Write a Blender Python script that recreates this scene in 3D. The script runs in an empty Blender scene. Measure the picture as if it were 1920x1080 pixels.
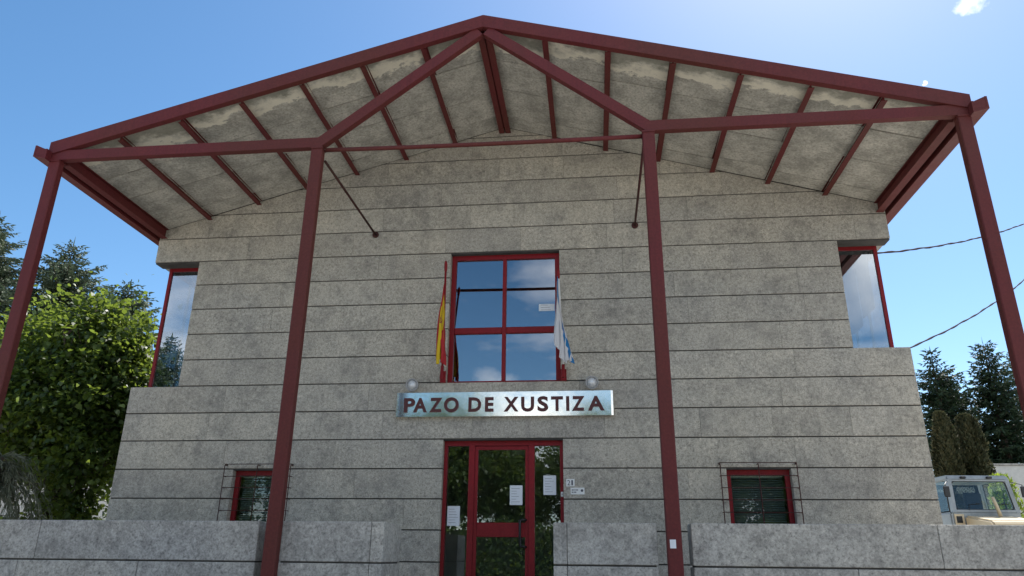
import bpy, bmesh, math, random
import numpy as np
from mathutils import Vector, Matrix

random.seed(7)
rng = np.random.default_rng(11)
R = math.radians
scene = bpy.context.scene
C = scene.collection

# ------------------------------------------------------------------ camera
yaw, pitch, roll = -0.11086, 0.35412, 0.010436
fwd = Vector((math.sin(yaw)*math.cos(pitch), math.cos(yaw)*math.cos(pitch), math.sin(pitch)))
right = Vector((math.cos(yaw), -math.sin(yaw), 0))
up = right.cross(fwd)
r2 = right*math.cos(roll) + up*math.sin(roll)
u2 = up*math.cos(roll) - right*math.sin(roll)
cam_data = bpy.data.cameras.new('camera')
cam = bpy.data.objects.new('camera', cam_data)
C.objects.link(cam)
m = Matrix((r2, u2, -fwd)).transposed().to_4x4()
m.translation = Vector((1.57, -12.57, -0.92))
cam.matrix_world = m
cam_data.sensor_width = 36.0
cam_data.lens = 1368.07/1920*36.0
cam_data.clip_start = 0.05
cam_data.clip_end = 3000
scene.camera = cam

# ------------------------------------------------------------------ sky, sun, exposure
SUN_EL, SUN_AZ = 55.0, 26.0            # azimuth measured from +Y towards +X
world = bpy.data.worlds.new('World')
scene.world = world
world.use_nodes = True
wn, wl = world.node_tree.nodes, world.node_tree.links
wn.clear()
w_out = wn.new('ShaderNodeOutputWorld')
w_bg = wn.new('ShaderNodeBackground'); w_bg.inputs['Strength'].default_value = 0.113
sky = wn.new('ShaderNodeTexSky'); sky.sky_type = 'NISHITA'; sky.sun_disc = False
sky.sun_elevation = R(SUN_EL); sky.sun_rotation = R(SUN_AZ)
sky.air_density = 0.95; sky.dust_density = 0.6; sky.ozone_density = 1.3; sky.altitude = 400
# scattered fair-weather cumulus, denser towards the far (northern) side behind the viewer
tc = wn.new('ShaderNodeTexCoord')
sep = wn.new('ShaderNodeSeparateXYZ'); wl.new(tc.outputs['Generated'], sep.inputs[0])
def wmath(op, a, b=None):
    n = wn.new('ShaderNodeMath'); n.operation = op
    for i, v in enumerate((a, b)):
        if v is None: continue
        if isinstance(v, (int, float)): n.inputs[i].default_value = v
        else: wl.new(v, n.inputs[i])
    return n.outputs[0]
zz = wmath('ADD', wmath('MAXIMUM', sep.outputs['Z'], 0.0), 0.16)
cx = wmath('DIVIDE', sep.outputs['X'], zz); cy = wmath('DIVIDE', sep.outputs['Y'], zz)
comb = wn.new('ShaderNodeCombineXYZ'); wl.new(cx, comb.inputs[0]); wl.new(cy, comb.inputs[1])
cl_n = wn.new('ShaderNodeTexNoise'); cl_n.inputs['Scale'].default_value = 0.95
cl_n.inputs['Detail'].default_value = 9; cl_n.inputs['Roughness'].default_value = 0.55
wl.new(comb.outputs[0], cl_n.inputs['Vector'])
cover = wn.new('ShaderNodeMapRange'); cover.inputs['From Min'].default_value = -0.9; cover.inputs['From Max'].default_value = 0.75
cover.inputs['To Min'].default_value = 0.058; cover.inputs['To Max'].default_value = -0.16
wl.new(sep.outputs['Y'], cover.inputs['Value'])
dens = wmath('ADD', cl_n.outputs['Fac'], cover.outputs[0])
ramp = wn.new('ShaderNodeValToRGB')
ramp.color_ramp.elements[0].position = 0.50; ramp.color_ramp.elements[1].position = 0.66
wl.new(dens, ramp.inputs[0])
mixc = wn.new('ShaderNodeMix'); mixc.data_type = 'RGBA'
wl.new(ramp.outputs['Color'], mixc.inputs['Factor'])
hs = wn.new('ShaderNodeHueSaturation'); hs.inputs['Saturation'].default_value = 1.22; hs.inputs['Hue'].default_value = 0.494
wl.new(sky.outputs[0], hs.inputs['Color']); wl.new(hs.outputs[0], mixc.inputs['A']); mixc.inputs['B'].default_value = (9.0, 9.2, 9.6, 1)
# one small stray puff high on the right
def puff(direction, size, prev):
    dn = wn.new('ShaderNodeVectorMath'); dn.operation = 'DISTANCE'; wl.new(tc.outputs['Generated'], dn.inputs[0]); dn.inputs[1].default_value = direction
    pn_ = wn.new('ShaderNodeTexNoise'); pn_.inputs['Scale'].default_value = 0.9/size; pn_.inputs['Detail'].default_value = 6; wl.new(tc.outputs['Generated'], pn_.inputs['Vector'])
    val = wmath('SUBTRACT', wmath('ADD', 1.15, wmath('MULTIPLY', wmath('SUBTRACT', pn_.outputs['Fac'], 0.5), 2.6)), wmath('DIVIDE', dn.outputs['Value'], size))
    pr = wn.new('ShaderNodeValToRGB'); pr.color_ramp.elements[0].position = 0.05; pr.color_ramp.elements[1].position = 1.0; wl.new(val, pr.inputs[0])
    mm = wn.new('ShaderNodeMix'); mm.data_type = 'RGBA'; wl.new(pr.outputs['Color'], mm.inputs['Factor']); wl.new(prev, mm.inputs['A']); mm.inputs['B'].default_value = (10.5, 10.7, 11.0, 1)
    return mm.outputs['Result']
def view_dir(px, py): return (r2*((px-960)/1368.07)+u2*((540-py)/1368.07)+fwd).normalized()
SKY_OUT = puff(view_dir(1826, -6), 0.017, mixc.outputs['Result'])
SKY_OUT = puff(view_dir(1735, 156), 0.003, SKY_OUT)
SKY_OUT = puff(Vector((0.345, -0.86, 0.385)).normalized(), 0.11, SKY_OUT)
SKY_OUT = puff(Vector((-0.10, -0.97, 0.175)).normalized(), 0.065, SKY_OUT)     # cumulus bank across the street, mirrored in the windows
wl.new(SKY_OUT, w_bg.inputs['Color'])
wl.new(w_bg.outputs[0], w_out.inputs['Surface'])

sun_data = bpy.data.lights.new('sun', 'SUN'); sun_data.energy = 5.0; sun_data.angle = R(0.53)
sun_data.color = (1.0, 0.955, 0.89)
sun = bpy.data.objects.new('sun', sun_data); C.objects.link(sun)
sd = Vector((math.sin(R(SUN_AZ))*math.cos(R(SUN_EL)), math.cos(R(SUN_AZ))*math.cos(R(SUN_EL)), math.sin(R(SUN_EL))))
sun.rotation_euler = (-sd).to_track_quat('-Z', 'Y').to_euler()
sun.location = sd*60
vs = scene.view_settings
vs.view_transform = 'Standard'; vs.look = 'None'; vs.gamma = 1.0; vs.exposure = 0.73
vs.use_curve_mapping = False
scene.render.engine = 'CYCLES'
scene.cycles.max_bounces = 8
scene.cycles.transparent_max_bounces = 12

# ------------------------------------------------------------------ object helpers
def obj(name, bm, mat, parent=None, smooth=False):
    me = bpy.data.meshes.new(name)
    bmesh.ops.recalc_face_normals(bm, faces=bm.faces)
    bm.to_mesh(me); bm.free()
    me.materials.append(mat)
    if smooth:
        for p in me.polygons: p.use_smooth = True
    o = bpy.data.objects.new(name, me); C.objects.link(o)
    if parent: o.parent = parent
    return o
def raw(name, verts, faces, mat, parent=None, smooth=False):
    me = bpy.data.meshes.new(name)
    me.from_pydata(verts, [], faces); me.update()
    me.materials.append(mat)
    if smooth:
        for p in me.polygons: p.use_smooth = True
    o = bpy.data.objects.new(name, me); C.objects.link(o)
    if parent: o.parent = parent
    return o
def quads(name, V, mat, parent=None):
    """V: (n, k, 3) array of k-sided leaf faces"""
    n, k = V.shape[0], V.shape[1]
    me = bpy.data.meshes.new(name)
    me.vertices.add(n*k); me.vertices.foreach_set('co', V.reshape(-1).astype(np.float32))
    me.loops.add(n*k); me.loops.foreach_set('vertex_index', np.arange(n*k, dtype=np.int32))
    me.polygons.add(n); me.polygons.foreach_set('loop_start', np.arange(0, n*k, k, dtype=np.int32))
    me.update(calc_edges=True)
    me.materials.append(mat)
    o = bpy.data.objects.new(name, me); C.objects.link(o)
    if parent: o.parent = parent
    return o
def thing(name, label, cat, loc=(0, 0, 0), group=None):
    o = bpy.data.objects.new(name, None); C.objects.link(o)
    o.location = loc; o.empty_display_size = 0.3
    o['label'] = label; o['category'] = cat; o['kind'] = 'thing'
    if group: o['group'] = group
    return o
def tag(o, label, cat, group=None):
    o['label'] = label; o['category'] = cat
    if group: o['group'] = group
    return o
def struct(o):
    o['kind'] = 'structure'; return o
def copy_tree(o, parent=None):
    c = o.copy(); C.objects.link(c); c.parent = parent
    for ch in list(o.children): copy_tree(ch, c)
    return c

def box(bm, x0, x1, y0, y1, z0, z1, bev=0):
    vs_ = [bm.verts.new(p) for p in ((x0,y0,z0),(x1,y0,z0),(x1,y1,z0),(x0,y1,z0),(x0,y0,z1),(x1,y0,z1),(x1,y1,z1),(x0,y1,z1))]
    fs = [bm.faces.new([vs_[i] for i in f]) for f in ((0,3,2,1),(4,5,6,7),(0,1,5,4),(1,2,6,5),(2,3,7,6),(3,0,4,7))]
    if bev:
        es = list({e for f in fs for e in f.edges})
        bmesh.ops.bevel(bm, geom=es, offset=bev, segments=1, affect='EDGES', profile=0.5)
def nbox(*a, bev=0):
    bm = bmesh.new(); box(bm, *a, bev=bev); return bm
def prism_y(bm, poly, y0, y1):
    """poly: list of (x, z)"""
    a = [bm.verts.new((x, y0, z)) for x, z in poly]; b = [bm.verts.new((x, y1, z)) for x, z in poly]
    n = len(poly)
    bm.faces.new(a); bm.faces.new(b[::-1])
    for i in range(n): bm.faces.new((a[i], b[i], b[(i+1) % n], a[(i+1) % n]))
def prism_x(bm, poly, x0, x1):
    """poly: list of (y, z)"""
    a = [bm.verts.new((x0, y, z)) for y, z in poly]; b = [bm.verts.new((x1, y, z)) for y, z in poly]
    n = len(poly)
    bm.faces.new(a); bm.faces.new(b[::-1])
    for i in range(n): bm.faces.new((a[i], b[i], b[(i+1) % n], a[(i+1) % n]))
def tube(bm, pts, rad, n=8, cap=True):
    pts = [Vector(p) for p in pts]
    if not hasattr(rad, '__len__'): rad = [rad]*len(pts)
    rings = []
    prev = None
    for i, p in enumerate(pts):
        d = (pts[min(i+1, len(pts)-1)] - pts[max(i-1, 0)]).normalized()
        if prev is None:
            a = d.cross(Vector((0, 0, 1)))
            if a.length < 1e-3: a = Vector((1, 0, 0))
        else:
            a = prev - d*prev.dot(d)
        a.normalize(); prev = a
        b = d.cross(a)
        rings.append([bm.verts.new(p + (a*math.cos(t) + b*math.sin(t))*rad[i]) for t in [2*math.pi*k/n for k in range(n)]])
    for i in range(len(rings)-1):
        for k in range(n):
            bm.faces.new((rings[i][k], rings[i][(k+1) % n], rings[i+1][(k+1) % n], rings[i+1][k]))
    if cap:
        bm.faces.new(rings[0][::-1]); bm.faces.new(rings[-1])
def lathe(bm, prof, n=20, axis='y'):
    """prof: (radius, along) pairs, about the local axis"""
    rings = []
    for r, h in prof:
        ring = []
        for k in range(n):
            t = 2*math.pi*k/n; c, s = r*math.cos(t), r*math.sin(t)
            ring.append(bm.verts.new((c, h, s) if axis == 'y' else ((h, c, s) if axis == 'x' else (c, s, h))))
        rings.append(ring)
    for i in range(len(rings)-1):
        for k in range(n): bm.faces.new((rings[i][k], rings[i][(k+1) % n], rings[i+1][(k+1) % n], rings[i+1][k]))
    bm.faces.new(rings[0][::-1]); bm.faces.new(rings[-1])

# ------------------------------------------------------------------ materials
class MT:
    def __init__(s, name):
        s.m = bpy.data.materials.new(name); s.m.use_nodes = True
        s.nt = s.m.node_tree; s.n = s.nt.nodes; s.l = s.nt.links
        s.b = s.n['Principled BSDF']; s.out = s.n['Material Output']
    def add(s, t, **kw):
        n = s.n.new(t)
        for k, v in kw.items():
            if k in n.inputs: n.inputs[k].default_value = v
            else: setattr(n, k, v)
        return n
    def pos(s, scale=(1, 1, 1), rnd=0.0):
        g = s.add('ShaderNodeNewGeometry'); v = g.outputs['Position']
        if rnd:
            oi = s.add('ShaderNodeObjectInfo')
            mu = s.add('ShaderNodeVectorMath', operation='SCALE'); mu.inputs[0].default_value = (rnd, rnd*.7, rnd*1.3)
            s.l.new(oi.outputs['Random'], mu.inputs['Scale'])
            ad = s.add('ShaderNodeVectorMath', operation='ADD'); s.l.new(v, ad.inputs[0]); s.l.new(mu.outputs[0], ad.inputs[1]); v = ad.outputs[0]
        mp = s.add('ShaderNodeMapping'); mp.inputs['Scale'].default_value = scale
        s.l.new(v, mp.inputs['Vector']); return mp.outputs[0]
    def noise(s, vec, scale, detail=4, rough=0.6):
        n = s.add('ShaderNodeTexNoise'); n.inputs['Scale'].default_value = scale
        n.inputs['Detail'].default_value = detail; n.inputs['Roughness'].default_value = rough
        s.l.new(vec, n.inputs['Vector']); return n.outputs['Fac']
    def ramp(s, fac, stops):
        r = s.add('ShaderNodeValToRGB'); e = r.color_ramp.elements
        while len(e) < len(stops): e.new(0.5)
        for el, (p, c) in zip(e, stops):
            el.position = p; el.color = (c, c, c, 1) if isinstance(c, (int, float)) else (*c, 1)
        s.l.new(fac, r.inputs[0]); return r.outputs['Color']
    def mix(s, fac, a, b, blend='MIX'):
        m_ = s.add('ShaderNodeMix', data_type='RGBA', blend_type=blend)
        for k, v in (('Factor', fac), ('A', a), ('B', b)):
            if isinstance(v, (int, float)): m_.inputs[k].default_value = v
            elif isinstance(v, tuple): m_.inputs[k].default_value = (*v, 1)
            else: s.l.new(v, m_.inputs[k])
        return m_.outputs['Result']
    def math(s, op, a, b=None):
        n = s.add('ShaderNodeMath', operation=op)
        for i, v in enumerate((a, b)):
            if v is None: continue
            if isinstance(v, (int, float)): n.inputs[i].default_value = v
            else: s.l.new(v, n.inputs[i])
        return n.outputs[0]
    def col(s, c): 
        if isinstance(c, tuple): s.b.inputs['Base Color'].default_value = (*c, 1)
        else: s.l.new(c, s.b.inputs['Base Color'])
        return s
    def rough(s, r):
        if isinstance(r, (int, float)): s.b.inputs['Roughness'].default_value = r
        else: s.l.new(r, s.b.inputs['Roughness'])
        return s
    def bump(s, h, strength=0.3, dist=0.01):
        n = s.add('ShaderNodeBump'); n.inputs['Strength'].default_value = strength; n.inputs['Distance'].default_value = dist
        s.l.new(h, n.inputs['Height']); s.l.new(n.outputs[0], s.b.inputs['Normal']); return s

def plain(name, c, rough=0.6, metal=0.0, var=0.08, scale=6.0):
    t = MT(name); v = t.pos()
    n = t.noise(v, scale, 5, 0.65)
    f = t.ramp(n, [(0.25, 1-var*2), (0.75, 1+var)])
    t.col(t.mix(1.0, c, f, 'MULTIPLY')).rough(rough)
    t.b.inputs['Metallic'].default_value = metal
    return t.m

def granite(name, base, coarse=1.0, stain=0.45):
    t = MT(name)
    v = t.pos(rnd=37.0); vw = t.pos()
    # mineral grain: dark mica and pale feldspar specks of two sizes
    g1 = t.noise(v, 55/coarse, 3, 0.7); g2 = t.noise(v, 21/coarse, 4, 0.75)
    sp = t.ramp(g1, [(0.30, 0.50), (0.47, 0.94), (0.60, 1.06), (0.74, 1.42)])
    sp2 = t.ramp(g2, [(0.28, 0.46), (0.42, 0.86), (0.50, 1.0), (0.60, 1.12), (0.74, 1.48)])
    c = t.mix(1.0, base, sp, 'MULTIPLY'); c = t.mix(1.0, c, sp2, 'MULTIPLY')
    # tone differs from stone to stone
    oi = t.add('ShaderNodeObjectInfo')
    tone = t.ramp(oi.outputs['Random'], [(0.0, (0.89, 0.89, 0.895)), (0.5, (1.0, 0.995, 0.98)), (1.0, (1.07, 1.06, 1.04))])
    c = t.mix(1.0, c, tone, 'MULTIPLY')
    # weathering: dark lichen patches inside each stone, and streaks running down the wall
    l1 = t.noise(v, 1.9, 8, 0.68); l2 = t.noise(v, 6.5, 6, 0.7)
    pm = t.math('MULTIPLY', t.ramp(l1, [(0.43, 0.0), (0.62, 1.0)]), t.ramp(l2, [(0.34, 0.0), (0.60, 1.0)]))
    c = t.mix(t.math('MULTIPLY', pm, stain), c, (0.13, 0.125, 0.115))
    vs2 = t.pos((2.2, 2.2, 0.16)); st = t.noise(vs2, 1.6, 6, 0.6)
    c = t.mix(t.math('MULTIPLY', t.ramp(st, [(0.56, 0.0), (0.74, 1.0)]), stain*0.55), c, (0.16, 0.155, 0.145))
    wm = t.noise(vw, 0.45, 4, 0.5)
    c = t.mix(1.0, c, t.ramp(wm, [(0.3, (0.90, 0.915, 0.93)), (0.7, (1.07, 1.05, 1.0))]), 'MULTIPLY')
    t.col(c).rough(0.86)
    t.bump(t.math('ADD', g1, t.math('MULTIPLY', g2, 1.5)), 0.45, 0.006)
    return t.m

def glass(name, refl, tint, rough=0.0):
    """thin window glass: mirror reflection by angle over a tinted see-through sheet"""
    t = MT(name); t.n.remove(t.b)
    g = t.add('ShaderNodeNewGeometry'); dp = t.add('ShaderNodeVectorMath', operation='DOT_PRODUCT')
    t.l.new(g.outputs['Normal'], dp.inputs[0]); t.l.new(g.outputs['Incoming'], dp.inputs[1])
    sch = t.math('POWER', t.math('SUBTRACT', 1.0, t.math('ABSOLUTE', dp.outputs['Value'])), 5.0)      # Schlick's fresnel, same from both sides
    f = t.math('MINIMUM', t.math('ADD', t.math('MULTIPLY', sch, .96-refl), refl+.04), 1.0)
    tr = t.add('ShaderNodeBsdfTransparent'); tr.inputs[0].default_value = (*tint, 1)
    gl = t.add('ShaderNodeBsdfGlossy'); gl.inputs['Roughness'].default_value = rough; gl.inputs['Color'].default_value = (0.95, 0.97, 1.0, 1)
    v = t.pos(); bn = t.noise(v, 0.9, 2, 0.5)
    bp = t.add('ShaderNodeBump'); bp.inputs['Strength'].default_value = 0.012; bp.inputs['Distance'].default_value = 0.02
    t.l.new(bn, bp.inputs['Height']); t.l.new(bp.outputs[0], gl.inputs['Normal'])
    mx = t.add('ShaderNodeMixShader'); t.l.new(f, mx.inputs[0]); t.l.new(tr.outputs[0], mx.inputs[1]); t.l.new(gl.outputs[0], mx.inputs[2])
    t.l.new(mx.outputs[0], t.out.inputs['Surface'])
    return t.m

def painted_steel(name, c, wear, rough=0.42):
    t = MT(name); v = t.pos()
    n1 = t.noise(v, 2.3, 7, 0.65); n2 = t.noise(v, 30, 4, 0.6); st = t.noise(t.pos((9, 9, 0.5)), 1.4, 5, 0.6)
    cc = t.mix(t.ramp(n1, [(0.35, 0.0), (0.7, 0.6)]), c, wear)
    cc = t.mix(t.ramp(st, [(0.5, 0.0), (0.75, 0.4)]), cc, tuple(x*0.62 for x in c))
    br = t.noise(t.pos((1, 1, .6)), .55, 4, 0.55); cc = t.mix(t.ramp(br, [(0.4, 0.0), (0.62, 0.75)]), cc, (c[0]*.85, c[1]*1.5, c[2]*.95))
    ch = t.noise(v, 13, 6, 0.75); cc = t.mix(t.ramp(ch, [(0.66, 0.0), (0.72, 0.7)]), cc, (.05, .028, .02))
    cc = t.mix(1.0, cc, t.ramp(n2, [(0.3, 0.82), (0.7, 1.12)]), 'MULTIPLY')
    t.col(cc).rough(t.ramp(n1, [(0.3, rough), (0.7, rough+0.2)]))
    t.bump(n2, 0.08, 0.003); t.b.inputs['Specular IOR Level'].default_value = 0.28
    return t.m

def leaf(name, ca, cb, trans=0.45, rough=0.45, tcol=None):
    t = MT(name)
    g = t.add('ShaderNodeNewGeometry')
    c = t.ramp(g.outputs['Random Per Island'], [(0.0, ca), (1.0, cb)])
    t.col(c).rough(rough); t.b.inputs['Specular IOR Level'].default_value = 0.35
    tl = t.add('ShaderNodeBsdfTranslucent')
    if tcol:
        tc_ = t.mix(0.65, c, tcol); t.l.new(tc_, tl.inputs['Color'])
    else: t.l.new(c, tl.inputs['Color'])
    mx = t.add('ShaderNodeMixShader'); mx.inputs[0].default_value = trans
    t.l.new(t.b.outputs[0], mx.inputs[1]); t.l.new(tl.outputs[0], mx.inputs[2])
    t.l.new(mx.outputs[0], t.out.inputs['Surface'])
    return t.m

M = {}
M['granite'] = granite('granite_facade', (0.465, 0.432, 0.372), 1.0, 0.52)
M['granite_front'] = granite('granite_front_wall', (0.45, 0.43, 0.395), 1.5, 0.52)
M['mortar'] = plain('dark_joint_mortar', (0.07, 0.066, 0.06), 0.95, var=0.25, scale=4)
M['steel'] = painted_steel('oxide_red_steel', (0.118, 0.017, 0.019), (0.140, 0.030, 0.028), 0.5)
M['frame'] = painted_steel('crimson_window_paint', (0.24, 0.007, 0.013), (0.20, 0.012, 0.016), 0.42)
M['rod'] = painted_steel('dark_red_iron_rod', (0.06, 0.018, 0.018), (0.09, 0.03, 0.025), 0.6)
M['win_glass'] = glass('coated_window_glass', 0.25, (0.40, 0.44, 0.46))
M['door_glass'] = glass('door_glass', 0.09, (0.74, 0.80, 0.78))
M['small_glass'] = glass('plain_small_glass', 0.02, (0.78, 0.84, 0.82))
M['corner_glass'] = glass('corner_window_glass', 0.24, (0.60, 0.66, 0.68))
M['plaster'] = plain('interior_plaster', (0.62, 0.60, 0.56), 0.9, var=0.04)
M['floor'] = plain('interior_floor', (0.22, 0.17, 0.12), 0.5)
M['side'] = granite('granite_side', (0.40, 0.385, 0.355), 1.0, 0.5)
M['roof'] = plain('roof_sheet', (0.05, 0.02, 0.02), 0.8)
M['paper'] = plain('paper_white', (0.74, 0.77, 0.80), 0.8, var=0.03, scale=20)
M['ink'] = plain('printed_ink', (0.08, 0.08, 0.10), 0.7)
M['black'] = plain('black_metal', (0.012, 0.012, 0.013), 0.4)
M['letter'] = plain('dark_maroon_letter', (0.085, 0.016, 0.015), 0.5)
M['bark'] = plain('bark', (0.10, 0.075, 0.055), 0.95, var=0.35, scale=9)
M['white'] = plain('white_enamel', (0.78, 0.78, 0.76), 0.4, var=0.04)
def _steelmirror():
    t = MT('polished_stainless'); v = t.pos((1, 1, 40)); n = t.noise(v, 12, 3, 0.6)
    t.col((0.84, 0.81, 0.73)).rough(t.ramp(n, [(0.3, 0.08), (0.7, 0.16)])); t.b.inputs['Metallic'].default_value = 1.0
    w = t.noise(t.pos(), 1.7, 3, 0.5); t.bump(w, 0.35, 0.012)
    return t.m
M['mirror'] = _steelmirror()
def _soffit():
    t = MT('weathered_soffit_board'); v = t.pos(rnd=23.0); vw = t.pos()
    g = t.noise(v, 26, 4, 0.7); b = t.noise(v, 2.6, 8, 0.7)
    c = t.mix(1.0, (0.47, 0.445, 0.38), t.ramp(g, [(0.28, 0.50), (0.5, 1.0), (0.75, 1.38)]), 'MULTIPLY')
    c = t.mix(t.math('MULTIPLY', t.ramp(b, [(0.42, 0.0), (0.62, 1.0)]), 0.58), c, (0.16, 0.155, 0.13))
    # lime bloom and grime left by water along the outer rim of the boards
    sp = t.add('ShaderNodeSeparateXYZ'); t.l.new(vw, sp.inputs[0])
    e = t.noise(t.pos((1.0, 1.3, 1.0), rnd=9.0), 1.7, 8, 0.66)
    d = t.math('ADD', t.math('MULTIPLY', sp.outputs['Y'], -1.0), t.math('ADD', t.math('MULTIPLY', e, 1.15), t.math('MULTIPLY', t.math('SUBTRACT', t.add('ShaderNodeObjectInfo').outputs['Random'], 0.5), 0.22)))   # large near rim
    bloom = t.ramp(t.math('SUBTRACT', d, 2.5), [(0.60, 0.0), (0.64, 1.0), (0.72, 0.95), (0.90, 0.25)])
    grime = t.ramp(t.math('SUBTRACT', d, 2.5), [(0.80, 0.0), (0.95, 1.0)])
    c = t.mix(t.math('MULTIPLY', bloom, 0.85), c, (0.74, 0.69, 0.55))
    c = t.mix(t.math('MULTIPLY', grime, t.math('MULTIPLY', g, 1.1)), c, (0.09, 0.095, 0.065))
    t.col(c).rough(0.92); t.bump(g, 0.35, 0.006); return t.m
M['soffit'] = _soffit()
def _ground():
    t = MT('pale_paving'); v = t.pos()
    a = t.noise(v, 0.6, 6, 0.6); g = t.noise(v, 40, 3, 0.7)
    c = t.mix(t.ramp(a, [(0.35, 0.0), (0.7, 1.0)]), (0.40, 0.375, 0.335), (0.50, 0.475, 0.43))
    c = t.mix(1.0, c, t.ramp(g, [(0.3, 0.85), (0.7, 1.1)]), 'MULTIPLY')
    t.col(c).rough(0.9); t.bump(g, 0.2, 0.004); return t.m
M['ground'] = _ground()

# ------------------------------------------------------------------ ground
H = 0.5                       # height of one stone course
LOW, UP = -2.5, -1.5          # street level, terrace level behind the front wall
struct(raw('ground', [(x, y, z) for (y, z) in ((-600, LOW), (-2.86, LOW), (-2.66, UP), (40, UP), (1200, UP)) for x in (-900, -60, 60, 900)],
    [(r*4+c, r*4+c+1, r*4+c+5, r*4+c+4) for r in range(4) for c in range(3)], M['ground']))

# ------------------------------------------------------------------ courthouse
house = thing('courthouse', 'grey granite courthouse with red steel gable canopy and crimson window frames', 'building', (0, 0, UP))
def part(name, bm, mat, parent=None, smooth=False):
    o = obj(name, bm, mat, None, smooth)
    o.parent = parent or house
    base = house if parent is None else parent
    o.matrix_parent_inverse = Matrix.Translation(-Vector((0, 0, UP))) if base == house else Matrix.Identity(4)
    return o
RZ, RS = 7.22, 0.292          # underside of the roof at the ridge, slope
def zs(x): return RZ - RS*abs(x)
def clip_poly(poly, f):
    out = []
    for i, p in enumerate(poly):
        q = poly[(i+1) % len(poly)]; a, b = f(p), f(q)
        if a >= 0: out.append(p)
        if (a >= 0) != (b >= 0):
            t = a/(a-b); out.append((p[0]+(q[0]-p[0])*t, p[1]+(q[1]-p[1])*t))
    return out
def split(a, b, rnd, lo=1.15, hi=2.3):
    if b-a <= hi: return [(a, b)]
    xs = [a]
    while b-xs[-1] > hi:
        step = rnd.uniform(lo, hi)
        if b-(xs[-1]+step) < 0.55: step = (b-xs[-1])*0.5
        xs.append(xs[-1]+step)
    xs.append(b)
    return list(zip(xs[:-1], xs[1:]))
HALF = 6.96
rs = random.Random(21)
mortar = bmesh.new()
stones = []
WD = 0.30
for j in range(-3, 15):
    z0, z1 = j*H, (j+1)*H
    L, Rr = -HALF, HALF
    if 4 <= j <= 8: L = -6.03
    if 5 <= j <= 8: Rr = 6.04
    ivs = [(L, Rr)]
    cuts = []
    if 4 <= j <= 8: cuts.append((-1.0, 1.05))
    if -3 <= j <= 1: cuts.append((-1.0, 1.07))
    if -1 <= j <= 0: cuts += [(-4.74, -3.72), (3.74, 4.77)]
    for c0, c1 in cuts:
        ivs = [t for (a, b) in ivs for t in ([(a, c0), (c1, b)] if a < c0 and b > c1 else [(a, b)])]
    top = max(abs(0), 0)
    for a, b in ivs:
        if j >= 10:
            lim = (RZ-0.015-z0)/RS
            if lim <= 0.2: continue
            a, b = max(a, -lim), min(b, lim)
        segs = split(a, b, rs)
        for k, (x0, x1) in enumerate(segs):
            g0 = 0.0014 if k > 0 else 0; g1 = 0.0014 if k < len(segs)-1 else 0
            poly = [(x0+g0, z0+0.0105), (x1-g1, z0+0.0105), (x1-g1, z1-0.0105), (x0+g0, z1-0.0105)]
            if j >= 10:
                poly = clip_poly(poly, lambda p: RZ-0.012-RS*p[0]-p[1])
                poly = clip_poly(poly, lambda p: RZ-0.012+RS*p[0]-p[1])
                if len(poly) < 3: continue
            stones.append((poly, rs.uniform(-0.0025, 0.0025)))
            if k > 0 and j < 10: box(mortar, x0-0.02, x0+0.02, 0.008, WD-0.03, z0+0.012, z1-0.012)
            elif k > 0:
                zt = min(z1-0.012, zs(x0)-0.05)
                if zt > z0+0.02: box(mortar, x0-0.02, x0+0.02, 0.008, WD-0.03, z0+0.012, zt)
        # bed joint under this course
        if j > -3: box(mortar, a+0.004, b-0.004, 0.022, WD-0.02, z0-0.02, z0+0.02)
wall = part('front_wall', mortar, M['mortar'])
for poly, dy in stones:
    bm = bmesh.new(); prism_y(bm, poly, dy, WD)
    es = [e for e in bm.edges if all(abs(v.co.y-dy) < 1e-5 for v in e.verts)]
    bmesh.ops.bevel(bm, geom=es, offset=0.003, segments=1, affect='EDGES')
    o = obj('stone_block', bm, M['granite'], wall)

# side, back walls and floors
for s in (-1, 1):
    led = 2.0 if s < 0 else 2.5
    bm = bmesh.new()
    xa, xb = sorted((s*HALF, s*(HALF-0.30)))
    box(bm, xa, xb, WD+0.002, 10.0, UP, led-0.009)
    box(bm, xa, xb, 2.6, 10.0, led-0.009, 4.509)
    box(bm, xa, xb, WD+0.002, 10.0, 4.509, zs(HALF)-0.03)
    part('side_wall', bm, M['side'])
    # soffit slab of the corner lintel and sill slab of the corner ledge
    xa, xb = sorted((s*(HALF-0.302), s*6.0))
    part('lintel_slab', nbox(xa, xb, WD+0.002, 2.6, 4.512, 4.60), M['side'])
    part('sill_slab', nbox(xa, xb, WD+0.002, 2.6, led-0.10, led-0.012), M['side'])
bm = bmesh.new(); W0 = HALF-.305
prism_y(bm, [(-W0, 1.3), (W0, 1.3), (W0, zs(HALF)-.05), (0, zs(0)-.05), (-W0, zs(HALF)-.05)], 9.7, 9.998)
box(bm, -W0, W0, 9.7, 9.998, UP, -.9)
for a_, b_ in ((-W0, -4.0), (-1.5, .5), (4.0, W0)): box(bm, a_, b_, 9.7, 9.998, -.9, 1.3)     # rear windows between, added out of view to let daylight into the hall
bw = part('back_wall', bm, M['side'])
for a_, b_ in ((-4.0, -1.5), (.5, 4.0)): obj('pane', nbox(a_+.002, b_-.002, 9.84, 9.846, -.898, 1.298), M['small_glass'], bw)
part('floor_slab', nbox(-6.655, 6.655, WD+.004, 9.695, 1.45, 1.75), M['plaster'])
part('ground_floor', nbox(-6.655, 6.655, WD+.004, 9.695, UP+.004, UP+.04), M['floor'])
part('ceiling', nbox(-6.655, 6.655, 2.605, 9.695, 4.62, 4.72), M['plaster'])
part('ceiling', nbox(-5.99, 5.99, WD+.004, 2.60, 4.62, 4.72), M['plaster'])
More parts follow.
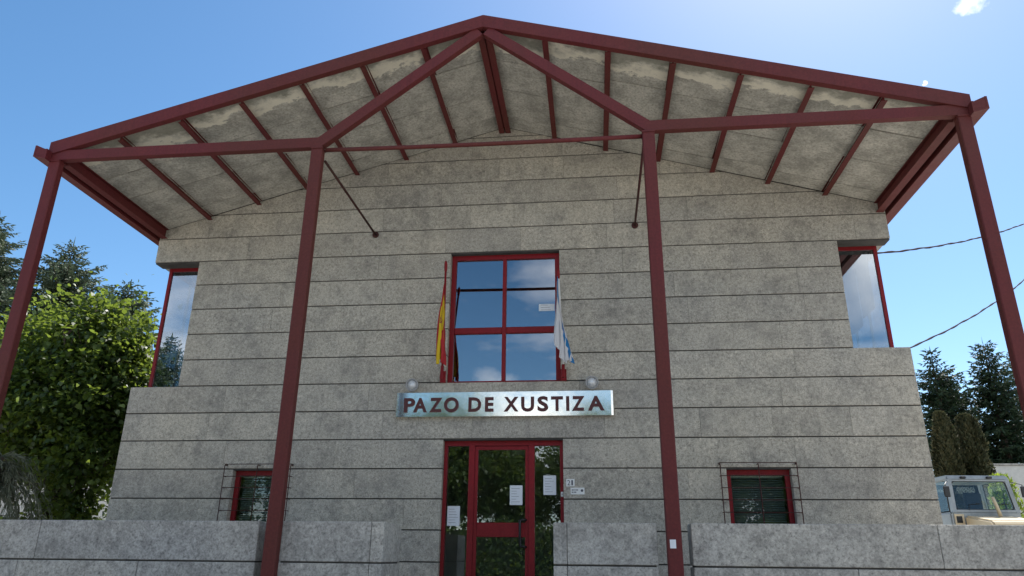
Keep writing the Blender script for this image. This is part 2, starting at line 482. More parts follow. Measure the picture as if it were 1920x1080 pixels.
part('partition', nbox(-6.65, 6.65, 5.0, 5.12, 1.755, 4.615), M['plaster'])
part('partition', nbox(-6.65, 1.2, 4.0, 4.12, UP+.045, 1.445), M['plaster'])  # unseen gap beside it, added to pass the rear daylight into the hall
part('partition', nbox(2.5, 6.65, 4.0, 4.12, UP+.045, 1.445), M['plaster'])
part('partition', nbox(-2.7, -2.58, WD+.01, 3.99, UP+.045, 1.445), M['plaster'])
part('partition', nbox(2.6, 2.72, WD+.01, 3.99, UP+.045, 1.445), M['plaster'])
part('partition', nbox(-3.3, -3.2, WD+.01, 4.99, 1.755, 4.615), M['plaster'])
part('partition', nbox(3.2, 3.3, WD+.01, 4.99, 1.755, 4.615), M['plaster'])

# roof deck and soffit boards
bm = bmesh.new()
t0 = 0.035
prism_y(bm, [(-7.06, zs(7.06)+t0), (0, RZ+t0), (7.06, zs(7.06)+t0), (7.06, zs(7.06)+t0+.03), (0, RZ+t0+.03), (-7.06, zs(7.06)+t0+.03)], -2.985, 10.25)
roof = part('roof', bm, M['mortar'])
bm = bmesh.new()
prism_y(bm, [(-7.17, zs(7.17)+t0+.033), (0, RZ+t0+.033), (7.17, zs(7.17)+t0+.033), (7.17, zs(7.17)+t0+.055), (0, RZ+t0+.055), (-7.17, zs(7.17)+t0+.055)], -3.065, 10.3)
obj('roof_sheet', bm, M['roof'], roof)
SP = 0.992
for s in (-1, 1):
    for k in range(7):
        x0, x1 = s*k*SP, s*(k+1)*SP
        if k == 6: x1 = s*6.90
        cutsY = [-2.985, -2.15+rs.uniform(-.10, .10), -1.30+rs.uniform(-.10, .10), -0.42+rs.uniform(-.06, .06), -0.004]
        for q in range(4):
            y0, y1 = cutsY[q]+.008, cutsY[q+1]-.008
            d0, d1 = rs.uniform(0, .016), rs.uniform(0, .016)
            bm = bmesh.new()
            xa, xb = (x0, x1) if s > 0 else (x1, x0)
            xa += .003; xb -= .003
            bot = [bm.verts.new(p) for p in ((xa, y0, zs(xa)-d0), (xb, y0, zs(xb)-d0), (xb, y1, zs(xb)-d1), (xa, y1, zs(xa)-d1))]
            tp = [bm.verts.new(p) for p in ((xa, y0, zs(xa)+.03), (xb, y0, zs(xb)+.03), (xb, y1, zs(xb)+.03), (xa, y1, zs(xa)+.03))]
            bm.faces.new(bot[::-1]); bm.faces.new(tp)
            for e in range(4): bm.faces.new((bot[e], bot[(e+1) % 4], tp[(e+1) % 4], tp[e]))
            obj('soffit_panel', bm, M['soffit'], roof)

# steel: purlins, ridge, eaves
def ibeam(cx, zb, w, h, tf, tw):
    a, b = w/2, tw/2
    return [(cx-a, zb), (cx+a, zb), (cx+a, zb+tf), (cx+b, zb+tf), (cx+b, zb+h-tf), (cx+a, zb+h-tf), (cx+a, zb+h), (cx-a, zb+h), (cx-a, zb+h-tf), (cx-b, zb+h-tf), (cx-b, zb+tf), (cx-a, zb+tf)]
for s in (-1, 1):
    for k in range(1, 7):
        x = s*k*SP
        bm = bmesh.new(); prism_y(bm, ibeam(x, zs(x)-0.085, 0.092, 0.098, 0.010, 0.012), -2.99, -0.003)
        part('purlin', bm, M['steel'])
    bm = bmesh.new(); prism_y(bm, ibeam(s*0.062, zs(0)-0.15, 0.105, 0.13, 0.012, 0.016), -2.99, -0.003)
    part('ridge_beam', bm, M['steel'])
    bm = bmesh.new(); prism_y(bm, ibeam(s*6.86, zs(6.86)-0.20, 0.13, 0.20, 0.014, 0.02), -2.93, -0.003)
    part('eave_beam', bm, M['steel'])
    # box gutter, open on top, running back along the whole eave
    bm = bmesh.new()
    g = [(7.00, 4.99), (7.22, 5.04), (7.22, 5.24), (7.19, 5.24), (7.19, 5.07), (7.03, 5.03), (7.03, 5.17), (7.00, 5.17)]
    prism_y(bm, [(s*x, z) for x, z in g], -3.22, 10.2)
    gt = part('gutter', bm, M['steel'])
    bm = bmesh.new(); prism_y(bm, [(s*7.032, 5.034), (s*7.188, 5.072), (s*7.188, 5.236), (s*7.032, 5.166)], -3.218, -3.20)
    obj('end_plate', bm, M['steel'], gt)
# front gable chord
FT, FS = 7.335, 0.281
for s in (-1, 1):
    bm = bmesh.new()
    X1 = 7.06
    prism_y(bm, [(s*0.001, FT-.22), (s*X1, FT-FS*X1-.22), (s*X1, FT-FS*X1), (s*0.001, FT)], -3.12, -3.075)
    prism_y(bm, [(s*0.001, FT-.232), (s*X1, FT-FS*X1-.232), (s*X1, FT-FS*X1-.2202), (s*0.001, FT-.2202)], -3.122, -3.02)
    part('gable_beam', bm, M['steel'])
# bent tie beam: eave column -> inner column head -> ridge
def strip_poly(pts, w):
    up_, lo_ = [], []
    for i, p in enumerate(pts):
        d0 = (Vector(pts[i])-Vector(pts[i-1])).normalized() if i > 0 else None
        d1 = (Vector(pts[i+1])-Vector(pts[i])).normalized() if i < len(pts)-1 else None
        n0 = Vector((-d0.y, d0.x)) if d0 else None; n1 = Vector((-d1.y, d1.x)) if d1 else None
        if n0 and n1:
            nn = (n0+n1).normalized(); k = w/2/nn.dot(n0)
        else: nn = n0 or n1; k = w/2
        up_.append(Vector(p)+nn*k); lo_.append(Vector(p)-nn*k)
    return up_, lo_
for s in (-1, 1):
    pts = [(s*7.0, 5.115), (s*2.52, 5.115), (s*0.06, 7.04)]
    u_, l_ = strip_poly(pts, 0.17)
    bm = bmesh.new()
    for i in range(2):
        prism_y(bm, [tuple(u_[i]), tuple(u_[i+1]), tuple(l_[i+1]), tuple(l_[i])], -3.10, -2.99)
    bmesh.ops.remove_doubles(bm, verts=bm.verts, dist=1e-4)
    inner = [f for f in bm.faces if abs(f.calc_center_median().x - s*2.52) < 0.02 and abs(f.normal.y) < .5 and f.calc_area() < 0.05]
    part('tie_beam', bm, M['steel'])
bm = bmesh.new(); tube(bm, [(-2.43, -3.03, 5.005), (-1.2, -3.03, 4.985), (0, -3.03, 4.975), (1.2, -3.03, 4.972), (2.43, -3.03, 4.975)], 0.034, 10)
part('tie_rod', bm, M['steel'], smooth=True)
# columns
for x, w in ((-6.93, .185), (-2.55, .18), (2.52, .18), (6.935, .185)):
    bm = bmesh.new(); box(bm, x-w/2, x+w/2, -3.105, -2.975, LOW, 5.024, bev=0.012)
    col_ = part('column', bm, M['steel'])
    obj('cap_plate', nbox(x-w/2-.006, x+w/2+.006, -3.118, -2.96, 5.0, 5.027), M['steel'], col_)
    obj('base_plate', nbox(x-.2, x+.2, -3.22, -2.87, LOW+.001, LOW+.02), M['steel'], col_)
# struts tying the inner columns back to the wall
for x, xc in ((-2.50, -2.46), (2.47, 2.45)):
    bm = bmesh.new(); tube(bm, [(xc, -2.94, 4.86), (x, -0.02, 4.93)], 0.021, 8)
    st_ = part('strut', bm, M['rod'], smooth=True)
    bm = bmesh.new(); lathe(bm, [(0.062, -0.03), (0.062, -0.004)], 14); bmesh.ops.translate(bm, verts=bm.verts, vec=(x, 0, 4.93))
    obj('anchor_plate', bm, M['rod'], st_)

# ------------------------------------------------------------------ windows and door
def frame_bm(x0, x1, z0, z1, w, y0, y1, wb=None, wt=None):
    wb = w if wb is None else wb; wt = w if wt is None else wt
    bm = bmesh.new()
    box(bm, x0, x0+w, y0, y1, z0, z1); box(bm, x1-w, x1, y0, y1, z0, z1)
    if wt: box(bm, x0+w, x1-w, y0, y1, z1-wt, z1)
    if wb: box(bm, x0+w, x1-w, y0, y1, z0, z0+wb)
    return bm
# main window over the sign
mw = part('main_window', frame_bm(-.995, 1.045, 2.004, 4.486, .085, .13, .23, .04, .09), M['frame'])
obj('mullion', nbox(-.02, .05, .135, .225, 2.045, 4.395), M['frame'], mw)
for a, b in ((-.91, -.02), (.05, .96)):
    obj('transom', nbox(a+.001, b-.001, .137, .222, 2.93, 3.05, bev=.01), M['frame'], mw)
    obj('pane', nbox(a+.001, b-.001, .178, .186, 3.05, 4.395), M['win_glass'], mw)
    obj('pane', nbox(a+.001, b-.001, .178, .186, 2.045, 2.93), M['win_glass'], mw)
# corner windows with a slim post
for s in (-1, 1):
    zb = 2.0 if s < 0 else 2.5
    xj, xp = s*6.03 if s < 0 else 6.04, s*6.80
    bm = bmesh.new()
    xa, xb = sorted((xp-s*.03, xp+s*.03))
    box(bm, xa, xb, .32, .38, zb-.008, 4.508)                        # post
    xa, xb = sorted((xj, xp-s*.031))
    box(bm, xa, xb, .325, .375, 4.43, 4.508); box(bm, xa, xb, .325, .375, zb-.008, zb+.03)
    xa2, xb2 = sorted((xp-s*.025, xp+s*.025))
    box(bm, xa2, xb2, .381, 2.599, 4.43, 4.508); box(bm, xa2, xb2, .381, 2.599, zb-.008, zb+.03)
    cw = part('corner_window', bm, M['frame'])
    obj('pane', nbox(xa, xb, .347, .353, zb+.031, 4.429), M['corner_glass'], cw)
    ys = [.381, 1.1, 1.85, 2.599]
    for q in range(3):
        xg = sorted((xp-.003, xp+.003))
        obj('pane', nbox(xg[0], xg[1], ys[q]+.001, ys[q+1]-(.031 if q < 2 else .001), zb+.031, 4.429), M['corner_glass'], cw)
        if q < 2: obj('mullion', nbox(xp-.02, xp+.02, ys[q+1]-.03, ys[q+1], zb+.031, 4.429), M['white'], cw)
    # inner reveal panel carrying the window on its wall side
    xi0, xi1 = sorted((s*5.98, s*6.02))
    part('reveal_panel', nbox(xi0, xi1, WD+.004, 2.60, zb-.008, 4.51), M['plaster'])
# small ground-floor windows
for x0, x1 in ((-4.735, -3.725), (3.745, 4.765)):
    sw = part('small_window', frame_bm(x0, x1, -.488, .486, .075, .12, .2, .06, .085), M['frame'])
    obj('pane', nbox(x0+.076, x1-.076, .155, .161, -.427, .40), M['small_glass'], sw)
    # welded rod guard standing off the wall
    gx0, gx1 = x0-.115, x1+.075
    for gx in (gx0, (gx0+gx1)/2, gx1):
        bm = bmesh.new(); tube(bm, [(gx, -.003, .555), (gx, -.10, .555), (gx, -.105, .54), (gx, -.105, -.62), (gx, -.10, -.635), (gx, -.003, -.635)], 0.0085, 6)
        gb = obj('guard_bar', bm, M['rod']); gb.parent = sw
        for zk in (.555, -.635):
            bm = bmesh.new(); lathe(bm, [(0.024, -0.012), (0.024, -0.003)], 8); bmesh.ops.translate(bm, verts=bm.verts, vec=(gx, 0, zk))
    for q in range(7):
        zq = .555-.19*q if q else .572
        bm = bmesh.new(); tube(bm, [(gx0-.004, -.003, zq), (gx0-.004, -.098, zq), (gx1+.004, -.098, zq), (gx1+.004, -.003, zq)], 0.007, 6)
        gb = obj('guard_bar', bm, M['rod']); gb.parent = sw
for o in bpy.data.objects:
    if o.parent and o.parent.name.startswith('small_window'): pass
# entrance door
ed = part('entrance_door', frame_bm(-.995, 1.065, UP+.045, .988, .055, .12, .24, .05, .09), M['frame'])
DL0, DL1 = -.56, .575
for x0, x1 in ((DL0, DL0+.10), (DL1-.10, DL1)):
    obj('post', nbox(x0, x1, .122, .238, UP+.096, .897), M['frame'], ed)
lf = obj('door_leaf', frame_bm(DL0+.103, DL1-.103, UP+.06, .89, .055, .14, .20, .12, .06), M['frame'], ed)
obj('lock_rail', nbox(DL0+.159, DL1-.159, .138, .202, -.60, -.37, bev=.006), M['frame'], lf)
obj('pane', nbox(DL0+.159, DL1-.159, .167, .173, -.368, .828), M['door_glass'], lf)
obj('pane', nbox(DL0+.159, DL1-.159, .167, .173, UP+.182, -.602), M['door_glass'], lf)
bm = bmesh.new(); tube(bm, [(.43, .14, -.33), (.40, .09, -.33), (.335, .075, -.335), (.335, .075, -.74), (.40, .09, -.75), (.43, .14, -.75)], 0.021, 8)
obj('handle', bm, M['black'], lf, True)
obj('pane', nbox(-.939, DL0-.002, .177, .183, UP+.096, .897), M['door_glass'], ed)
obj('pane', nbox(DL1+.002, 1.009, .177, .183, UP+.096, .897), M['door_glass'], ed)

# ------------------------------------------------------------------ front walls, steps
def stone_wall(label, x0, x1, y0, y1, seed, joints=None, cat='wall'):
    t = thing('granite_wall', label, cat, ((x0+x1)/2, (y0+y1)/2, LOW), 'granite front wall segments')
    off = -Vector(t.location)
    def add(name, bm, mat):
        bmesh.ops.translate(bm, verts=bm.verts, vec=off); return obj(name, bm, mat, t)
    q = random.Random(seed); mo = bmesh.new()
    for c in range(4):
        z0, z1 = LOW+c*H, LOW+(c+1)*H
        if joints is not None: xs = [x0]+joints+[x1]; segs = list(zip(xs[:-1], xs[1:]))
        else: segs = split(x0, x1, q, 1.6, 3.2)
        for k, (a, b) in enumerate(segs):
            bm = bmesh.new(); dy = q.uniform(-.003, .003)
            box(bm, a+(.003 if k else 0), b-(.003 if k < len(segs)-1 else 0), y0+dy, y1-dy, z0+(.010 if c else 0), z1-(.010 if c < 3 else 0))
            bmesh.ops.bevel(bm, geom=list(bm.edges), offset=.007, segments=1, affect='EDGES')
            add('stone_block', bm, M['granite_front'])
            if k: box(mo, a-.02, a+.02, y0+.012, y1-.012, z0+.02, z1-.02)
        if c: box(mo, x0+.025, x1-.025, y0+.025, y1-.025, z0-.02, z0+.02)
    add('mortar', mo, M['mortar'])
    return t
stone_wall('long low granite wall in front of the leafy tree, left of the column', -14.0, -2.80, -2.94, -2.58, 3)
stone_wall('low granite wall stub left of the entrance, right of the left inner column', -2.49, -1.12, -2.94, -2.05, 4, [-1.29])
stone_wall('low granite wall stub right of the entrance, left of the right inner column', 1.05, 2.33, -2.94, -2.05, 5, [1.22])
stone_wall('long low granite wall in front of the truck and barred window', 2.745, 14.0, -2.94, -2.58, 6)
st = thing('entrance_steps', 'granite steps rising between wall stubs to the glass door', 'steps', (0, -3.5, LOW))
for k in range(6):
    bm = nbox(-1.10, 1.04, -4.6+.3*k+3.5, -4.6+.3*(k+1)-.004+3.5 if k < 5 else -2.70+3.5, 0.001, (k+1)*(1.0/6)-.004*(k == 5), bev=.006)
    obj('step', bm, M['granite_front'], st)
obj('landing', nbox(-1.10, 1.04, -2.695+3.5, -.01+3.5, 1.0-.05, 1.0+.012, bev=.004), M['granite_front'], st)

# ------------------------------------------------------------------ sign
sg = thing('courthouse_sign', 'polished steel sign reading PAZO DE XUSTIZA above the entrance', 'sign', (0.045, 0, 1.585))
bm = bmesh.new(); x0, x1, z0, z1 = -1.915, 1.915, -.213, .213
# tray with a rolled left and right edge
prof = [(x0, -.004), (x0, -.055), (x0+.02, -.078), (x0+.055, -.085), (x1-.055, -.085), (x1-.02, -.078), (x1, -.055), (x1, -.004)]
a = [bm.verts.new((x, y, z0)) for x, y in prof]; b = [bm.verts.new((x, y, z1)) for x, y in prof]
bm.faces.new(a); bm.faces.new(b[::-1])
for i in range(len(prof)): bm.faces.new((a[i], b[i], b[(i+1) % len(prof)], a[(i+1) % len(prof)]))
obj('panel', bm, M['mirror'], sg)
def glyph(ch, mat, x0, x1, z0, z1, y, depth, parent, name, bold=0.034):
    cu = bpy.data.curves.new('glyph', 'FONT'); cu.body = ch; cu.size = 1.0; cu.offset = bold; cu.extrude = 0.02; cu.resolution_u = 4
    o = bpy.data.objects.new('glyph', cu); C.objects.link(o)
    dg = bpy.context.evaluated_depsgraph_get(); dg.update()
    me = bpy.data.meshes.new_from_object(o.evaluated_get(dg))
    bpy.data.objects.remove(o); bpy.data.curves.remove(cu)
    co = np.zeros(len(me.vertices)*3); me.vertices.foreach_get('co', co); co = co.reshape(-1, 3)
    mn, mx = co.min(0), co.max(0)
    out = np.empty_like(co)
    out[:, 0] = x0+(co[:, 0]-mn[0])/(mx[0]-mn[0])*(x1-x0)
    out[:, 2] = z0+(co[:, 1]-mn[1])/(mx[1]-mn[1])*(z1-z0)
    out[:, 1] = y-(co[:, 2]-mn[2])/(mx[2]-mn[2])*depth
    me.vertices.foreach_set('co', out.reshape(-1)); me.update()
    me.name = name; me.materials.clear(); me.materials.append(mat)
    r = bpy.data.objects.new(name, me); C.objects.link(r); r.parent = parent
    return r
SX = lambda px: -1.87+(px-744)/407*3.83-.045
for ch, a, b in (('P', 761, 782), ('A', 779, 805), ('Z', 810, 833), ('O', 837, 865), ('D', 883, 907), ('E', 914, 930), ('X', 949, 976), ('U', 981, 1005),
                 ('S', 1011, 1031), ('T', 1036, 1058), ('I', 1063.5, 1069.5), ('Z', 1074, 1097), ('A', 1103, 1133)):
    dz = .006 if ch in 'OSU' else 0
    glyph(ch, M['letter'], SX(a), SX(b), -.135-dz, .118+(dz if ch != 'U' else 0), -.0855, .016, sg, 'letter')

# ------------------------------------------------------------------ spot lamps over the sign
lens_m = MT('lamp_lens'); lens_m.col((0.74, 0.75, 0.75)).rough(0.25); lens_m.b.inputs['Metallic'].default_value = 0.15
def spot(x, label):
    t = thing('spot_lamp', label, 'lamp', (x, 0, 1.93), 'spot lamps over the sign')
    rot = Matrix.Rotation(R(10), 3, 'X')
    bm = bmesh.new(); lathe(bm, [(0.04, -0.01), (0.08, -0.04), (0.112, -0.10), (0.115, -0.14), (0.108, -0.15), (0.092, -0.148), (0.09, -0.13), (0.07, -.09), (.01, -.07)], 28)
    bmesh.ops.rotate(bm, verts=bm.verts, cent=(0, 0, 0), matrix=rot); bmesh.ops.translate(bm, verts=bm.verts, vec=(0, -.03, .015))
    obj('housing', bm, plain_grey, t, True)
    bm = bmesh.new(); lathe(bm, [(0.088, -0.135), (0.075, -0.108), (0.05, -.09), (0.02, -0.083), (.004, -.082)], 28)
    bmesh.ops.rotate(bm, verts=bm.verts, cent=(0, 0, 0), matrix=rot); bmesh.ops.translate(bm, verts=bm.verts, vec=(0, -.03, .015))
    obj('reflector', bm, lens_m.m, t, True)
    bm = bmesh.new(); lathe(bm, [(.006, -.088), (.022, -.095), (.026, -.112), (.018, -.126), (.004, -.132)], 14)
    bmesh.ops.rotate(bm, verts=bm.verts, cent=(0, 0, 0), matrix=rot); bmesh.ops.translate(bm, verts=bm.verts, vec=(0, -.03, .015))
    obj('bulb', bm, M['white'], t, True)
    obj('bracket', nbox(-.02, .02, -.05, -.002, -.02, .09, bev=.004), plain_grey, t)
    return t
plain_grey = plain('grey_cast_metal', (0.34, 0.34, 0.34), 0.45, 0.2)
spot(-1.57, 'round spot lamp over the left end of the steel sign')
spot(1.59, 'round spot lamp over the right end of the steel sign')

# ------------------------------------------------------------------ flags
def flag_mat(name, kind):
    t = MT(name); uv = t.add('ShaderNodeUVMap'); sp = t.add('ShaderNodeSeparateXYZ'); t.l.new(uv.outputs[0], sp.inputs[0])
    u, v = sp.outputs['X'], sp.outputs['Y']
    def inside(x, lo, hi): return t.math('MULTIPLY', t.math('GREATER_THAN', x, lo), t.math('LESS_THAN', x, hi))
    if kind == 'spain':
        c = t.mix(inside(v, .25, .75), (0.46, 0.025, 0.03), (0.72, 0.50, 0.02))
        e = t.math('MULTIPLY', inside(u, .26, .42), inside(v, .36, .64))
        chk = t.noise(t.pos(), 55, 2, .5)
        c = t.mix(t.math('MULTIPLY', e, t.ramp(chk, [(0.42, 0.0), (0.5, 1.0)])), c, (0.30, 0.06, 0.05))
    else:
        dgn = t.math('ADD', v, u)          # band from the upper hoist to the lower fly
        c = t.mix(inside(dgn, .90, 1.10), (0.68, 0.68, 0.70), (0.02, 0.19, 0.46))
        e = t.math('MULTIPLY', inside(u, .45, .55), inside(v, .40, .60))
        c = t.mix(t.math('MULTIPLY', e, 0.8), c, (0.16, 0.22, 0.42))
    t.col(c).rough(0.85)
    tl = t.add('ShaderNodeBsdfTranslucent'); t.l.new(c, tl.inputs['Color'])
    mx = t.add('ShaderNodeMixShader'); mx.inputs[0].default_value = .22
    t.l.new(t.b.outputs[0], mx.inputs[1]); t.l.new(tl.outputs[0], mx.inputs[2]); t.l.new(mx.outputs[0], t.out.inputs['Surface'])
    return t.m
def cloth(name, mat, fn, parent, nu=40, nv=34):
    vs_, fs, uvs = [], [], []
    for i in range(nu+1):
        for k in range(nv+1):
            u, v = i/nu, k/nv
            vs_.append(fn(u, v)); uvs.append((u, v))
    for i in range(nu):
        for k in range(nv): a = i*(nv+1)+k; fs.append((a, a+1, a+nv+2, a+nv+1))
    o = raw(name, vs_, fs, mat, parent, True)
    ul = o.data.uv_layers.new(name='UVMap')
    for lp in o.data.loops: ul.data[lp.index].uv = uvs[lp.vertex_index]
    sm = o.modifiers.new('thickness', 'SOLIDIFY'); sm.thickness = 0.004
    return o
def flag(label, base, tip, mat, fn, poletop):
    t = thing('flag', label, 'flag', base, 'flags beside the main window')
    b, e = Vector((0, 0, 0)), Vector(tip)-Vector(base)
    bm = bmesh.new(); tube(bm, [b, b.lerp(e, .5), e], 0.019, 10); p = obj('pole', bm, M['frame'] if poletop else M['white'], t, True)
    bm = bmesh.new(); tube(bm, [e*0.93, e*.95, e, e+Vector((0, -.01, .05)), e+Vector((0, -.015, .075))], [0.019, .027, .030, .022, .004], 10); obj('finial', bm, M['frame'], p, True)
    bm = bmesh.new(); tube(bm, [Vector((0, -.06, -.13)), e*.06], 0.03, 10); box(bm, -.05, .05, -.0+abs(base[1])-.025, abs(base[1])-.003, -.16, .05)
    bm2 = bm; obj('socket', bm2, M['frame'], p)
    cloth('cloth', mat, lambda u, v: fn(u, v, e), t)
    return t
def lerp_tab(tab, v):
    for (a, x), (b, y) in zip(tab[:-1], tab[1:]):
        if v <= b: return x+(y-x)*(v-a)/(b-a)
    return tab[-1][1]
def spain(u, v, e):
    # hoist runs along the pole (v = 1 at the top); the fly collapses into hanging folds
    h = e*(0.84-0.40*(1-v))
    w = min(1.0, u*2.4)**.8
    x = lerp_tab([(0, .085), (.12, .015), (.25, .06), (.36, .01), (.46, -.025), (.56, .0), (.66, -.06), (.76, -.035), (.88, -.085), (1, -.10)], v)
    y = lerp_tab([(0, -.16), (.12, -.24), (.25, -.21), (.36, -.16), (.46, -.12), (.56, -.18), (.66, -.17), (.76, -.10), (.88, -.06), (1, .0)], v)
    ln = lerp_tab([(0, .80), (.25, .90), (.4, 1.0), (.6, 1.26), (.75, 1.34), (1, 1.36)], v)
    z = h.z-u*ln
    return (h.x+x*w*(.75+.45*u)+.010*math.sin(9*u+v*5), h.y+y*w+.012*math.sin(7*u+3*v), max(z, -.03+.02*math.sin(v*17)))
def galicia(u, v, e):
    h = e*(0.97-0.48*(1-v))
    w = min(1.0, u*2.0)**.9
    x = lerp_tab([(0, .20), (.14, .12), (.26, .17), (.38, .07), (.5, .11), (.62, .0), (.74, .04), (.86, -.06), (1, -.07)], v)
    y = lerp_tab([(0, -.05), (.14, -.12), (.26, -.06), (.38, -.14), (.5, -.08), (.62, -.17), (.74, -.12), (.86, -.18), (1, -.12)], v)
    ln = lerp_tab([(0, .78), (.3, .98), (.5, 1.22), (.7, 1.22), (1, 1.24)], v)
    return (h.x+x*w*(.35+.75*u)+.012*math.sin(8*u+v*4), h.y+y*w+.012*math.sin(6*u+4*v), max(h.z-u*ln, -.02+.05*math.sin(v*13)))
flag('red and yellow flag hanging on a red pole left of the main window', (-1.05, -.10, 2.15), (-0.985, -.50, 4.06), flag_mat('flag_red_yellow', 'spain'), spain, True)
flag('white flag with blue band hanging right of the main window', (1.10, -.10, 2.15), (1.045, -.42, 3.88), flag_mat('flag_white_blue', 'band'), galicia, False)

# ------------------------------------------------------------------ notices, plates, small fittings
def notice(label, x, z, w, h, y, lines=6, cat='notice', name='paper_notice'):
    t = thing(name, label, cat, (x, y, z), 'paper notices on the glass')
    obj('sheet', nbox(-w/2, w/2, -.0012, 0, -h/2, h/2), M['paper'], t)
    bm = bmesh.new(); q = random.Random(int(x*100))
    for k in range(lines):
        zz_ = h/2-h*(.16+.68*k/max(1, lines-1)); box(bm, -w*.38, -w*.38+w*.76*q.uniform(.45, 1), -.0022, -.0015, zz_-.0022, zz_+.0022)
    p = obj('printed_lines', bm, M['ink'], t); return t
notice('white paper notice low on the glass left of the door leaf', -.805, -.265, .215, .32, .1755)
notice('white paper notice on the glass of the door leaf', .26, .075, .215, .32, .1655)
notice('white paper notice highest up, on the glass right of the door leaf', .83, .24, .215, .32, .1755)
notice('small white paper stuck in the main window beside the white flag', .80, 3.42, .29, .135, .1765, 3)
nt = thing('house_number', 'white tile with the number 21 on the stone beside the door', 'number plate', (1.185, -.003, .262))
obj('tile', nbox(-.07, .07, -.014, 0, -.06, .06, bev=.003), M['white'], nt)
glyph('2', M['ink'], -.052, -.002, -.042, .042, -.0145, .002, nt, 'digit', 0.0); glyph('1', M['ink'], .016, .042, -.042, .042, -.0145, .002, nt, 'digit', 0.0)
pl = thing('plaque', 'small white plaque with two printed lines below the house number', 'plaque', (1.30, -.003, .128))
obj('plate', nbox(-.115, .115, -.010, 0, -.055, .055, bev=.003), M['white'], pl)
bm = bmesh.new()
for zz_, ws in ((.017, (.035, .02, .03)), (-.018, (.03, .035))):
    xx = -.095
    for w_ in ws: box(bm, xx, xx+w_, -.0112, -.0103, zz_-.008, zz_+.008); xx += w_+.009
obj('printed_lines', bm, M['ink'], pl)
bm = bmesh.new(); lathe(bm, [(0.022, -.0118), (0.022, -.0103)], 14); bmesh.ops.translate(bm, verts=bm.verts, vec=(.075, 0, .008)); obj('printed_mark', bm, M['ink'], pl)
bl = thing('doorbell', 'small pale doorbell on the red frame right of the door', 'doorbell', (1.04, .118, .085))
obj('housing', nbox(-.022, .022, -.022, 0, -.04, .04, bev=.006), M['white'], bl)
bm = bmesh.new(); lathe(bm, [(0.011, -.027), (0.011, -.0225)], 12); obj('button', bm, plain_grey, bl)
sk = obj('sticker', nbox(-.036, .036, -.0012, 0, -.05, .05), M['paper']); sk.location = (2.50, -3.1052, -.745)
tag(sk, 'small white sticker low on the right inner red column', 'sticker')
M['slat'] = plain('grey_slat', (.46, .50, .49), .5)
# venetian blinds behind the small windows
for x0, x1, zl, lab in ((-4.64, -3.82, -.40, 'venetian blind behind the barred window next to the left inner column'), (3.84, 4.67, -.40, 'venetian blind behind the barred window right of the entrance')):
    t = thing('venetian_blind', lab, 'blind', ((x0+x1)/2, .26, .40), 'blinds in the barred windows')
    w_ = (x1-x0)/2
    obj('head_rail', nbox(-w_, w_, -.02, .02, -.03, .0), M['white'], t)
    zq = .36; 
    while zq > zl:
        bm = bmesh.new(); prism_x(bm, [(-.022, zq-.40-.009), (.022, zq-.40+.009), (.022, zq-.40+.0105), (-.022, zq-.40-.0075)], -w_, w_)
        obj('slat', bm, M['slat'], t); zq -= .036
# pendant lamp in the hall behind the door
pn = thing('pendant_lamp', 'white drum pendant lamp in the hall behind the door glass', 'lamp', (.10, 1.9, 1.44))
bm = bmesh.new(); tube(bm, [(0, 0, 0), (0, 0, -.22)], .008, 6); obj('cord', bm, M['black'], pn)
bm = bmesh.new(); lathe(bm, [(0.13, -.5), (0.16, -.5), (0.15, -.22), (0.03, -.215)], 24, 'z'); obj('shade', bm, M['white'], pn, True)
# overhead cables from the building's corner to a street pole
pole = thing('utility_pole', 'grey utility pole beyond the right edge carrying two overhead cables', 'utility pole', (19.6, 14.5, UP))
bm = bmesh.new(); tube(bm, [(0, 0, 0), (0, 0, 6), (0, 0, 12.6)], [.19, .16, .12], 14); obj('shaft', bm, plain('weathered_wood', (.23, .2, .17), .9), pole, True)
obj('crossarm', nbox(-.9, .9, -.06, .06, 11.9, 12.02), M['bark'], pole)
def cable(label, p0, p1, sag, rr):
    p0, p1 = Vector(p0), Vector(p1); n = 90
    bm = bmesh.new()
    q = random.Random(int(rr*1e4)); pts = []
    for i in range(n+1):
        t = i/n; p = p0.lerp(p1, t); p.z -= sag*4*t*(1-t)
        p.z += .006*math.sin(t*57)+.004*math.sin(t*131+1); pts.append(p-p0)
    tube(bm, pts, [rr*(1+.25*math.sin(i*1.7)) for i in range(n+1)], 6)
    o = obj('overhead_cable', bm, plain('cable_black', (.028, .014, .016), 1.0), None, True); o.location = p0
    tag(o, label, 'cable', 'overhead cables')
cable('upper twisted overhead cable running from the top of the right corner window', (6.98, 1.0, 4.62), (19.6, 14.4, 11.9), .35, .020)
cable('lower overhead cable running from the foot of the right corner window', (6.98, 1.2, 2.62), (19.6, 14.4, 10.9), .55, .018)

# added panels along the right corner window's side glass, imitating pale cloud reflection
refl_mat = leaf('pale_reflection_panel', (.60, .62, .64), (.66, .68, .70), .45, .8)
vb = thing('reflection_panels', 'added pale panels imitating cloud reflection inside the right corner window', 'blind', (6.70, 1.45, 4.40))
obj('rail', nbox(-.02, .02, -1.0, 1.1, .0, .03), M['white'], vb)
for k in range(3):
    y0 = -.98+.69*k
    obj('panel', nbox(-.012+.006*k, -.008+.006*k, y0, y0+.64, -1.05-.12*k, -.001), refl_mat, vb)

